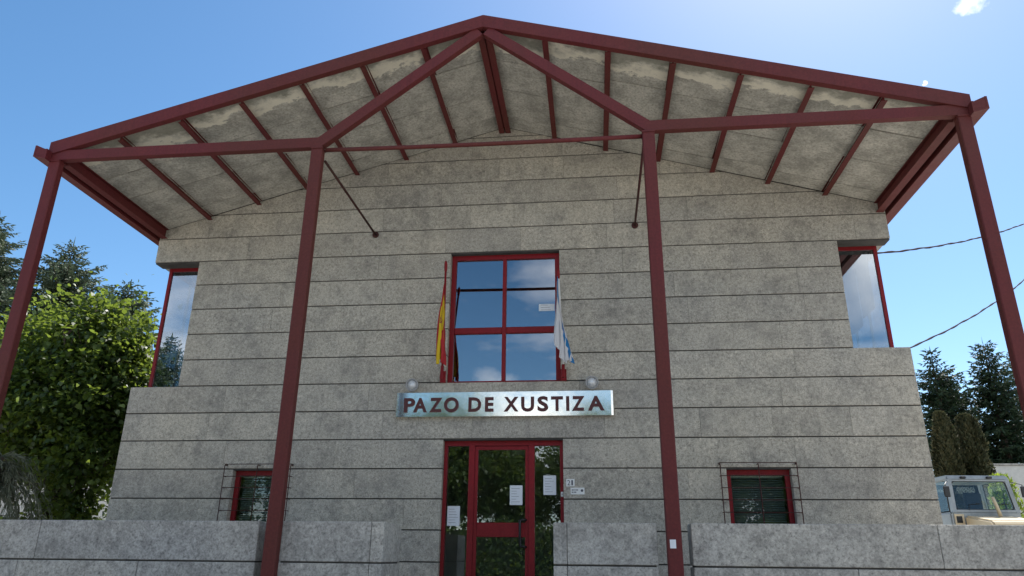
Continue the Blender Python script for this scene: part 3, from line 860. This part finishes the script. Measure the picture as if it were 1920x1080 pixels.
# ------------------------------------------------------------------ vegetation
M['leaf'] = leaf('broad_leaf', (0.014, 0.036, 0.012), (0.066, 0.108, 0.026), 0.42, 0.42, (0.32, 0.42, 0.05))
M['needle'] = leaf('blue_green_needles', (0.042, 0.068, 0.038), (0.105, 0.135, 0.075), 0.20, 0.6)
M['needle_dark'] = leaf('dark_needles', (0.014, 0.032, 0.014), (0.036, 0.062, 0.026), 0.18, 0.6)
M['cypress'] = leaf('bronze_cypress', (0.035, 0.046, 0.018), (0.095, 0.085, 0.036), 0.22, 0.7)
M['lime'] = leaf('lime_shrub_leaf', (0.12, 0.20, 0.02), (0.22, 0.30, 0.04), 0.45, 0.5, (0.4, 0.5, 0.06))
M['weep'] = leaf('grey_green_strands', (0.12, 0.14, 0.09), (0.22, 0.23, 0.16), 0.4, 0.7)

def unit(a): return a/np.maximum(np.linalg.norm(a, axis=-1, keepdims=True), 1e-9)
def leaf_quads(P, D, U, ln, wd, fold=0.25):
    """rhombic leaves: P base points, D directions, U approximate normals"""
    D = unit(D); S = unit(np.cross(D, U)); N = np.cross(S, D)
    ln = np.asarray(ln)[:, None]; wd = np.asarray(wd)[:, None]
    a = P; b = P+D*ln*.42+S*wd*.5+N*wd*fold; c = P+D*ln; d = P+D*ln*.42-S*wd*.5+N*wd*fold
    return np.stack([a, b, c, d], 1)
def oval_leaves(P, D, U, ln, wd):
    D = unit(D); S = unit(np.cross(D, U)); N = np.cross(S, D)
    ln = np.asarray(ln)[:, None]; wd = np.asarray(wd)[:, None]
    return np.stack([P, P+D*ln*.26+S*wd*.46+N*wd*.12, P+D*ln*.62+S*wd*.40+N*wd*.10, P+D*ln-N*wd*.15, P+D*ln*.62-S*wd*.40+N*wd*.10, P+D*ln*.26-S*wd*.46+N*wd*.12], 1)
def limb(bm, p, q, r0, r1, wob, rg, n=5, sides=7):
    p, q = Vector(p), Vector(q); L = (q-p).length
    pts = []
    for i in range(n+1):
        t = i/n; v = p.lerp(q, t)
        if 0 < i < n: v += Vector(rg.normal(0, wob*L, 3))
        pts.append(v)
    tube(bm, pts, [r0+(r1-r0)*i/n for i in range(n+1)], sides)
    return pts

def broad_tree(name, label, loc, blobs, nleaf, size, mat, trunk_r, seed, group, trunk_h=1.0):
    rg = np.random.default_rng(seed)
    t = thing(name, label, 'tree', loc, group)
    bm = bmesh.new()
    top = np.array(blobs[0][0])
    fork = Vector((0.05, 0, trunk_h))
    limb(bm, (0, 0, -.1), fork, trunk_r, trunk_r*.75, .03, rg, 4, 9)
    V = []
    wts = np.array([b[1][0]*b[1][1]+b[1][0]*b[1][2] for b in blobs]); wts = wts/wts.sum()
    for (c, r), w in zip(blobs, wts):
        c = np.array(c); r = np.array(r)
        pts = limb(bm, fork, tuple(c), trunk_r*.5, .02, .05, rg, 6)
        for _ in range(7):
            dd = unit(rg.normal(size=3)); e = c+dd*r*.85
            limb(bm, pts[rg.integers(2, 6)], tuple(e), .03, .006, .06, rg, 4, 5)
        ncl = max(8, int(nleaf*w/30))
        dd = unit(rg.normal(size=(ncl, 3))); dd[:, 2] = np.where(dd[:, 2] < -.5, dd[:, 2]*.6, dd[:, 2])
        rad = rg.uniform(.30, 1.0, ncl)**.5*(1+.34*rg.normal(size=ncl)*(dd[:, 2] > -.2))
        cc = c+dd*r*rad[:, None]
        per = 30
        off = rg.normal(0, 1, (ncl, per, 3))*np.array([.17, .17, .20])*rg.uniform(.5, 1.6, (ncl, 1, 1))
        P = (cc[:, None, :]+off).reshape(-1, 3)
        out = unit(np.repeat(dd, per, 0)+rg.normal(0, .6, P.shape)+np.array([0, 0, -.35]))
        U = unit(np.array([0, 0, 1.0])+rg.normal(0, .55, P.shape)+.4*np.repeat(dd, per, 0))
        s = size*rg.uniform(.6, 1.25, len(P))
        V.append(oval_leaves(P, out, U, s, s*.78))
    obj('trunk', bm, M['bark'], t, True)
    quads('crown', np.concatenate(V), mat, t)
    return t

def conifer(name, label, loc, height, base_r, seed, mat, group, level=.30, droop=.25, gap=1.0, twig=.34, z_from=.12, power=.85):
    rg = np.random.default_rng(seed)
    t = thing(name, label, 'tree', loc, group)
    bm = bmesh.new(); tube(bm, [(0, 0, -.1), (.04, .02, height*.35), (-.02, .03, height*.7), (0, 0, height*.99)], [height*.02+.05, height*.014+.03, height*.007+.015, .008], 8)
    P, D, Ls = [], [], []
    z = height*z_from
    while z < height-.1:
        f = 1-(z-height*z_from)/(height*(1-z_from))
        rad = base_r*f**power*rg.uniform(.82, 1.12)+.06
        nb = int(rg.integers(5, 8)) if f > .12 else 4
        a0 = rg.uniform(0, 6.28)
        for k in range(nb):
            a = a0+k*6.283/nb+rg.normal(0, .18); L = rad*rg.uniform(.72, 1.15)
            dirh = np.array([math.cos(a), math.sin(a), 0]); rise = rg.normal(.12+.45*(1-f), .08)
            n = max(3, int(L/.11*gap)); ts = np.linspace(.10, 1, n)
            pts = np.array([0, 0, z])+dirh*(L*ts)[:, None]+np.array([0, 0, 1.])[None]*((rise*L*ts-droop*L*ts**2+.10*L*ts**4))[:, None]
            if L > .5:
                tube(bm, [(0, 0, z), tuple(pts[len(pts)//2]), tuple(pts[-1])], [.012+.012*L, .008+.006*L, .004], 4, cap=False)
            side = np.array([-math.sin(a), math.cos(a), 0])
            for q in range(n):
                tl = twig*(1.15-.6*ts[q])*min(1.0, .35+L*.5)
                for s in (-1, 1):
                    dv = dirh*(.55+.3*rg.random())+side*s*rg.uniform(.5, 1.0)+np.array([0, 0, rg.normal(-.28, .16)])
                    dv /= np.linalg.norm(dv)
                    m_ = 4
                    for w in range(m_):
                        P.append(pts[q]+dv*tl*w/m_*.9); D.append(dv+rg.normal(0, .38, 3)); Ls.append(tl*rg.uniform(.45, .75))
            P.append(pts[-1]); D.append(dirh+np.array([0, 0, .25])); Ls.append(twig*.6)
        z += level*rg.uniform(.7, 1.3)*(.65+.6*f)
    P.append(np.array([0, 0, height*.97])); D.append(np.array([0, 0, 1.0])); Ls.append(height*.045)
    P = np.array(P); D = unit(np.array(D)); Ls = np.array(Ls)
    U = unit(rg.normal(size=P.shape)+np.array([0, 0, .6]))
    obj('trunk', bm, M['bark'], t)
    quads('crown', leaf_quads(P, D, U, Ls*1.15, .055+.15*Ls, .1), mat, t)
    return t

def columnar(name, label, loc, height, rad, seed, mat, group, n=9000, cat='tree'):
    rg = np.random.default_rng(seed)
    t = thing(name, label, cat, loc, group)
    bm = bmesh.new(); tube(bm, [(0, 0, -.1), (0, 0, height*.5), (0, 0, height*.9)], [.12, .07, .02], 8)
    z = rg.uniform(.03, 1, n)**.9; a = rg.uniform(0, 6.283, n)
    prof = np.minimum(1, z*5)**.6*np.clip(1-z, 0, 1)**.33
    lump = 1+.20*np.sin(3*a+8*z+seed)+.18*np.sin(4*a-14*z+2*seed)+.09*np.sin(9*a+31*z)+.08*rg.normal(size=n)
    rr = rad*prof*lump*rg.uniform(.55, 1.03, n)**.5
    P = np.stack([rr*np.cos(a), rr*np.sin(a), z*height*.96], 1)
    D = np.stack([np.cos(a)*.45, np.sin(a)*.45, np.full(n, .9)], 1)+rg.normal(0, .32, (n, 3))
    U = np.stack([np.cos(a), np.sin(a), np.zeros(n)], 1)+rg.normal(0, .5, (n, 3))
    s = rg.uniform(.07, .17, n)
    for k in range(9):
        e = rg.integers(0, n); limb(bm, (0, 0, float(z[e]*height*.7)), tuple(P[e]*.85), .03, .008, .04, rg, 3, 5)
    obj('trunk', bm, M['bark'], t)
    quads('crown', leaf_quads(P, D, U, s, s*.5, .2), mat, t)
    return t

# the leafy tree by the left corner of the building
hz = broad_tree('broadleaf_tree', 'bushy broadleaf tree with bright backlit leaves by the left corner of the building', (-10.5, 3.2, UP),
    [((-.3, .1, 4.0), (1.75, 1.6, 1.5)), ((.05, -.1, 5.25), (1.0, 1.0, .95)), ((1.05, -.1, 4.4), (1.0, 1.1, 1.15)), ((-1.35, .0, 4.3), (1.1, 1.1, 1.2)), ((.75, -.2, 2.7), (1.0, 1.1, 1.1)),
     ((.55, -.2, 1.45), (.62, .8, .95)), ((-.75, .2, 2.9), (1.1, 1.1, .8)), ((.1, 0, 6.2), (.25, .25, .5)), ((-.95, 0, 5.25), (.4, .4, .6)), ((1.15, 0, 5.1), (.5, .5, .45)), ((.6, 0, 5.9), (.25, .25, .35)), ((1.3, .1, 3.3), (.6, .8, .9))], 32000, .135, M['leaf'], .13, 5, 'trees around the building', 1.2)
# conifers left, behind it
con_l = conifer('conifer_tree', 'tall conifer at the left edge, behind the red corner column', (-26.2, 16.0, UP), 15.6, 6.6, 31, M['needle'], 'trees around the building', .30, .28, 1.05, .38, .12, .86)
conifer('conifer_tree', 'pointed conifer rising between the left corner column and the canopy eave', (-22.0, 16.0, UP), 14.1, 6.8, 32, M['needle'], 'trees around the building', .30, .26, 1.05, .38, .12, .90)
conifer('conifer_tree', 'lower conifer just left of the left corner window', (-18.8, 16.0, UP), 11.9, 5.0, 33, M['needle'], 'trees around the building', .28, .20, 1.05, .40, .12, .74)
conifer('conifer_tree', 'conifer half hidden between the two pointed conifers on the left', (-25.5, 20.0, UP), 12.5, 3.8, 34, M['needle_dark'], 'trees around the building', .36, .28)
conifer('conifer_tree', 'far conifer filling the gap above the low pale wall on the left', (-31.5, 22.0, UP), 17.5, 4.8, 35, M['needle_dark'], 'trees around the building', .38, .30)
# weeping shrub by the front wall
wp = thing('weeping_shrub', 'grey green weeping shrub drooping over the left front wall', 'shrub', (-10.35, 1.3, UP))
rg = np.random.default_rng(77); P, D, Ls = [], [], []
bm = bmesh.new()
for k in range(75):
    a = rg.uniform(0, 6.283); L = rg.uniform(.7, 1.6); h0 = rg.uniform(1.6, 2.4); n = 22
    s = np.linspace(0, 1, n)
    pts = np.stack([math.cos(a)*L*s, math.sin(a)*L*s*.8, h0+.55*np.sin(s*2.2)*L*.4-1.9*s**2.2*rg.uniform(.7, 1.15)], 1)
    if k % 8 == 0: tube(bm, [(0, 0, h0*.7), tuple(pts[5]), tuple(pts[12])], [.03, .015, .006], 5)
    d = np.diff(pts, axis=0)
    for q in range(n-1):
        for w in range(4):
            P.append(pts[q]+rg.normal(0, .02, 3)); D.append(unit(d[q])+rg.normal(0, .35, 3)+np.array([0, 0, -.5])); Ls.append(rg.uniform(.10, .24))
tube(bm, [(0, 0, -.1), (.05, 0, 1.2), (0, 0, 2.4)], [.09, .07, .04], 8)
obj('stems', bm, M['bark'], wp)
P = np.array(P); D = np.array(D); quads('foliage', leaf_quads(P, D, rg.normal(size=P.shape), np.array(Ls), np.full(len(P), .022), .1), M['weep'], wp)
# right: conifers, bronze cypresses, lime shrub
conifer('conifer_tree', 'dark conifer nearest the right corner of the building', (18.6, 25.0, UP), 10.6, 2.5, 41, M['needle_dark'], 'trees around the building', .30, .22, 1.0, .4, .05, .62)
conifer('conifer_tree', 'smaller conifer between the two dark conifers on the right', (19.9, 26.5, UP), 10.0, 2.3, 42, M['needle'], 'trees around the building', .32, .22, 1.0, .4, .05, .62)
conifer('conifer_tree', 'tallest dark conifer on the right, behind the truck cab', (20.9, 24.5, UP), 10.9, 2.6, 43, M['needle_dark'], 'trees around the building', .28, .24, 1.0, .42, .05, .66)
conifer('conifer_tree', 'wide conifer with airy drooping boughs beside the right corner column', (24.6, 29.0, UP), 11.4, 4.2, 44, M['needle'], 'trees around the building', .62, .34, .8, .5, .05, .75)
columnar('cypress_tree', 'slim bronze green cypress next to the right corner of the building', (13.95, 15.0, UP), 5.8, .50, 51, M['cypress'], 'trees around the building', 24000)
columnar('cypress_tree', 'rounded bronze green cypress above the cab of the truck', (15.05, 15.6, UP), 5.8, .66, 52, M['cypress'], 'trees around the building', 30000)
ls = columnar('lime_shrub', 'small lime green shrub showing over the truck roof', (14.6, 13.2, UP), 3.35, .62, 53, M['lime'], None, 2600, 'shrub')
for k, (x, y, z_, sc) in enumerate(((16.9, 15.2, 3.0, .9),)):
    columnar('lime_shrub', 'lime green shrub to the right of the truck cab', (x, y, UP), z_, sc, 60+k, M['lime'], None, 2600, 'shrub')
# pale rendered wall and house in the background
gw = thing('rendered_wall', 'low pale rendered wall behind the weeping shrub', 'wall', (-19, 12, UP))
obj('render_face', nbox(-9, 9, 0, .2, 0, 2.9, bev=.01), plain('pale_render', (.62, .60, .55), .9), gw); obj('coping', nbox(-9.05, 9.05, -.05, .25, 2.903, 2.98, bev=.01), M['granite_front'], gw)
# trees across the street, seen mirrored in the glass and the sign
def across(src, x, y, sc, rz, label, lab_cat='tree'):
    c = copy_tree(src); c.location = (x, y, LOW); c.scale = (sc, sc, sc); c.rotation_euler = (0, 0, rz); c['label'] = label; c['category'] = lab_cat; c['group'] = 'trees across the street'
for x, y, sc, rz, w in ((-15, -31, 1.45, .4, 'leftmost'), (-10.4, -33, 1.52, 2.0, 'second from left'), (-7.3, -31.5, 1.68, 3.3, 'third from left'), (-2.9, -33, 1.30, 5.0, 'fourth from left'), (1.6, -31.5, 1.55, 1.1, 'second from right'), (8, -33, 1.5, 4.1, 'rightmost')):
    across(hz, x, y, sc, rz, 'broadleaf tree across the street, %s of the row mirrored in the glass' % w)
for x, y, sc, rz, w in ((-21.5, -32, 1.3, .9, 'left'), (13.2, -32.5, 1.35, 2.4, 'right')):
    across(hz, x, y, sc, rz, 'broadleaf tree across the street, mirrored in the %s barred window' % w)
across(con_l, -27.5, -33, 1.02, 1.0, 'tall conifer across the street, mirrored in the left corner window')
# clipped hedge along the far side of the street
n = 40000; rg = np.random.default_rng(91)
P = np.stack([rg.uniform(-34, 26, n), rg.uniform(-.8, .8, n), rg.uniform(0, 3.4, n)], 1); P[:, 1] = np.sign(P[:, 1])*np.abs(P[:, 1])**.4*.9
P[:, 2] += .18*np.sin(P[:, 0]*1.3)+.1*np.sin(P[:, 0]*3.1)
D = rg.normal(size=(n, 3)); U = rg.normal(size=(n, 3)); sz = rg.uniform(.16, .34, n)
hedge = thing('hedge', 'long dark hedge across the street, mirrored in the door glass', 'hedge', (0, -29.5, LOW))
quads('foliage', leaf_quads(P, D, U, sz, sz*.6), M['leaf'], hedge)
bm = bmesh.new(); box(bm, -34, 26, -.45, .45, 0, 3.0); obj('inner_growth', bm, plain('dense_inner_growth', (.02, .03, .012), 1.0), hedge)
gr = thing('rendered_wall', 'pale rendered wall behind the truck', 'wall', (21.0, 19.0, UP))
obj('render_face', nbox(-5.6, 8, 0, .2, 0, 4.2, bev=.01), bpy.data.materials['pale_render'], gr); obj('coping', nbox(-5.65, 8.05, -.05, .25, 4.203, 4.28, bev=.01), M['granite_front'], gr)

# ------------------------------------------------------------------ works truck
tk = thing('works_truck', 'pale grey works truck with cream bonnet parked beyond the right corner', 'truck', (12.35, 10.0, UP))
tk.rotation_euler = (0, 0, R(4))
M['cab'] = plain('pale_grey_blue_paint', (.31, .34, .35), .4, var=.12); M['cream'] = plain('cream_paint', (.62, .50, .32), .35, var=.05)
M['tyre'] = plain('tyre_rubber', (.02, .02, .02), .85)
M['cab_glass'] = glass('cab_glass', 0.0, (0.88, 0.92, 0.90))
def tp(name, bm, mat, parent=None, smooth=False): return obj(name, bm, mat, parent or tk, smooth)
for xo in (-.42, .30):
    tp('work_lamp', nbox(xo-.07, xo+.07, -.16, -.07, 2.80, 2.87, bev=.015), M['black'])
# lower cab with sloped nose side
bm = bmesh.new(); prism_x(bm, [(-.16, .95), (-.20, 1.90), (1.38, 1.90), (1.38, .95)], -.92, .92)
bmesh.ops.bevel(bm, geom=list(bm.edges), offset=.03, segments=2, affect='EDGES'); cab = tp('cab', bm, M['cab'])
bm = bmesh.new(); prism_x(bm, [(-.10, 2.76), (-.04, 2.90), (1.34, 2.90), (1.40, 2.76)], -.86, .86)
bmesh.ops.bevel(bm, geom=list(bm.edges), offset=.035, segments=2, affect='EDGES'); obj('roof', bm, M['cab'], cab)
def quadbar(name, c0, c1, w, d, mat, parent):
    bm = bmesh.new()
    a = [bm.verts.new((c0[0]+sx*w/2, c0[1]+sy*d/2, c0[2])) for sx, sy in ((-1, -1), (1, -1), (1, 1), (-1, 1))]
    b = [bm.verts.new((c1[0]+sx*w/2, c1[1]+sy*d/2, c1[2])) for sx, sy in ((-1, -1), (1, -1), (1, 1), (-1, 1))]
    bm.faces.new(a[::-1]); bm.faces.new(b)
    for i in range(4): bm.faces.new((a[i], a[(i+1) % 4], b[(i+1) % 4], b[i]))
    return obj(name, bm, mat, parent)
for s in (-1, 1):
    quadbar('pillar', (s*.86, -.14, 1.88), (s*.79, -.02, 2.79), .11, .12, M['cab'], cab)
    quadbar('pillar', (s*.88, 1.33, 1.88), (s*.81, 1.31, 2.79), .08, .10, M['cab'], cab)
def pane(name, co, mat, parent, th):
    bm = bmesh.new(); a = [bm.verts.new(p) for p in co]; b = [bm.verts.new((p[0]+th[0], p[1]+th[1], p[2]+th[2])) for p in co]
    bm.faces.new(a); bm.faces.new(b[::-1]); n = len(co)
    for i in range(n): bm.faces.new((a[i], b[i], b[(i+1) % n], a[(i+1) % n]))
    return obj(name, bm, mat, parent)
def rr_rect(x0, x1, z0, z1, inset, r, yf, n=5):
    pts = []
    for cx_, cz_, a0 in ((x1-r, z1-r, 0), (x0+r, z1-r, 90), (x0+r, z0+r, 180), (x1-r, z0+r, 270)):
        for k in range(n+1):
            a = R(a0+90*k/n); x, z = cx_+r*math.cos(a), cz_+r*math.sin(a)
            x *= 1-inset*(z-z0)/(z1-z0); pts.append((x, yf(z), z))
    return pts
yf = lambda z: -.165+(z-1.9)*.135
ws = rr_rect(-.80, .80, 1.955, 2.735, .08, .10, yf)
wsp = pane('windscreen', ws, M['cab_glass'], cab, (0, .006, 0))
bm = bmesh.new(); tube(bm, [Vector(p)+Vector((0, -.008, 0)) for p in ws]+[Vector(ws[0])+Vector((0, -.008, 0))], .016, 6, cap=False); obj('rubber_seal', bm, M['black'], wsp)
obj('header', nbox(-.74, .74, -.08, -.03, 2.735, 2.78), M['cab'], cab); obj('cowl', nbox(-.85, .85, -.19, -.13, 1.88, 1.955, bev=.01), M['cab'], cab)
for s in (-1, 1):
    pane('side_window', [(s*.89, .0, 1.93), (s*.89, 1.26, 1.93), (s*.825, 1.24, 2.74), (s*.825, .09, 2.74)], M['cab_glass'], cab, (s*.006, 0, 0))
    dr = obj('door', nbox(*sorted((s*.918, s*.945)), -.08, 1.2, 1.0, 1.86, bev=.01), M['cab'], cab)
    obj('handle', nbox(*sorted((s*.946, s*.97)), .95, 1.12, 1.68, 1.72, bev=.006), M['black'], dr)
    bm = bmesh.new(); tube(bm, [(s*.90, -.10, 1.85), (s*1.05, -.28, 1.92), (s*1.05, -.30, 2.62), (s*.84, -.04, 2.74)], .013, 6); ar = tp('mirror_arm', bm, M['black'])
    obj('mirror', nbox(s*1.05-.085, s*1.05+.085, -.36, -.31, 2.28, 2.58, bev=.02), M['black'], ar)
    hl = bmesh.new(); lathe(hl, [(0.12, -1.53), (0.12, -1.49)], 18); bmesh.ops.translate(hl, verts=hl.verts, vec=(s*.55, 0, 1.15)); tp('headlight', hl, lens_m.m)
    for yw in (-.85, 2.6):
        bm = bmesh.new(); lathe(bm, [(.34, -.14), (.5, -.14), (.55, -.08), (.55, .08), (.5, .14), (.34, .14)], 24, 'x'); bmesh.ops.translate(bm, verts=bm.verts, vec=(s*.85, yw, .55))
        wh = tp('wheel', bm, M['tyre'], None, True)
        bm = bmesh.new(); lathe(bm, [(.33, -.1), (.33, .1), (.12, .12)], 20, 'x'); bmesh.ops.translate(bm, verts=bm.verts, vec=(s*.85, yw, .55)); obj('rim', bm, M['cab'], wh)
    tp('mudguard', nbox(s*.85-.2, s*.85+.2, -1.42, -.25, 1.12, 1.2, bev=.03), M['cream'])
bm = bmesh.new(); prism_x(bm, [(-1.48, .9), (-1.5, 1.5), (-1.38, 1.62), (-.19, 1.80), (-.19, .9)], -.62, .66)
bmesh.ops.bevel(bm, geom=list(bm.edges), offset=.05, segments=3, affect='EDGES'); bo = tp('bonnet', bm, M['cream'])
obj('grille', nbox(-.4, .42, -1.52, -1.485, 1.0, 1.4, bev=.01), M['black'], bo)
obj('vent', nbox(-.86, -.70, -.225, -.195, 1.60, 1.78, bev=.01), M['black'], cab)
obj('cowl_panel', nbox(-.90, -.64, -.215, -.193, 1.50, 1.84, bev=.008), M['cream'], cab)
bm = bmesh.new(); tube(bm, [(.22, -.45, 1.70), (.18, -.40, 2.05), (.14, -.36, 2.28)], [.05, .045, .045], 10); tp('air_intake', bm, M['cream'], None, True)
tp('bumper', nbox(-.95, .95, -1.62, -1.5, .62, .84, bev=.02), M['black'])
tp('chassis', nbox(-.42, .42, -1.45, 4.0, .55, .88, bev=.02), M['black'])
tp('load_bed', nbox(-1.0, 1.0, 1.5, 4.1, .95, 1.55, bev=.02), M['cream'])
for xo in (-.45, .35):
    bm = bmesh.new(); tube(bm, [(xo, -.20, 1.95), (xo+.05, -.165, 2.1), (xo+.35, -.17, 2.12)], .009, 5); tp('wiper', bm, M['black'])
bm = bmesh.new()
pts = [(-.42+.19*math.cos(a), .22+.06*math.sin(a), 1.98+.17*math.sin(a)) for a in [2*math.pi*k/20 for k in range(21)]]
tube(bm, pts, .016, 6, cap=False); tube(bm, [(-.42, .2, 1.98), (-.42, .0, 1.8)], .02, 6); tp('steering_wheel', bm, M['black'])
for s in (-1, 1):
    bm = bmesh.new(); box(bm, s*.42-.25, s*.42+.25, .55, 1.05, 1.85, 1.99, bev=.03); box(bm, s*.42-.25, s*.42+.25, 1.06, 1.19, 1.99, 2.52, bev=.04); tp('seat', bm, M['tyre'])
pane('rear_window', [(-.7, 1.36, 1.95), (.7, 1.36, 1.95), (.66, 1.35, 2.70), (-.66, 1.35, 2.70)], M['cab_glass'], cab, (0, .006, 0))
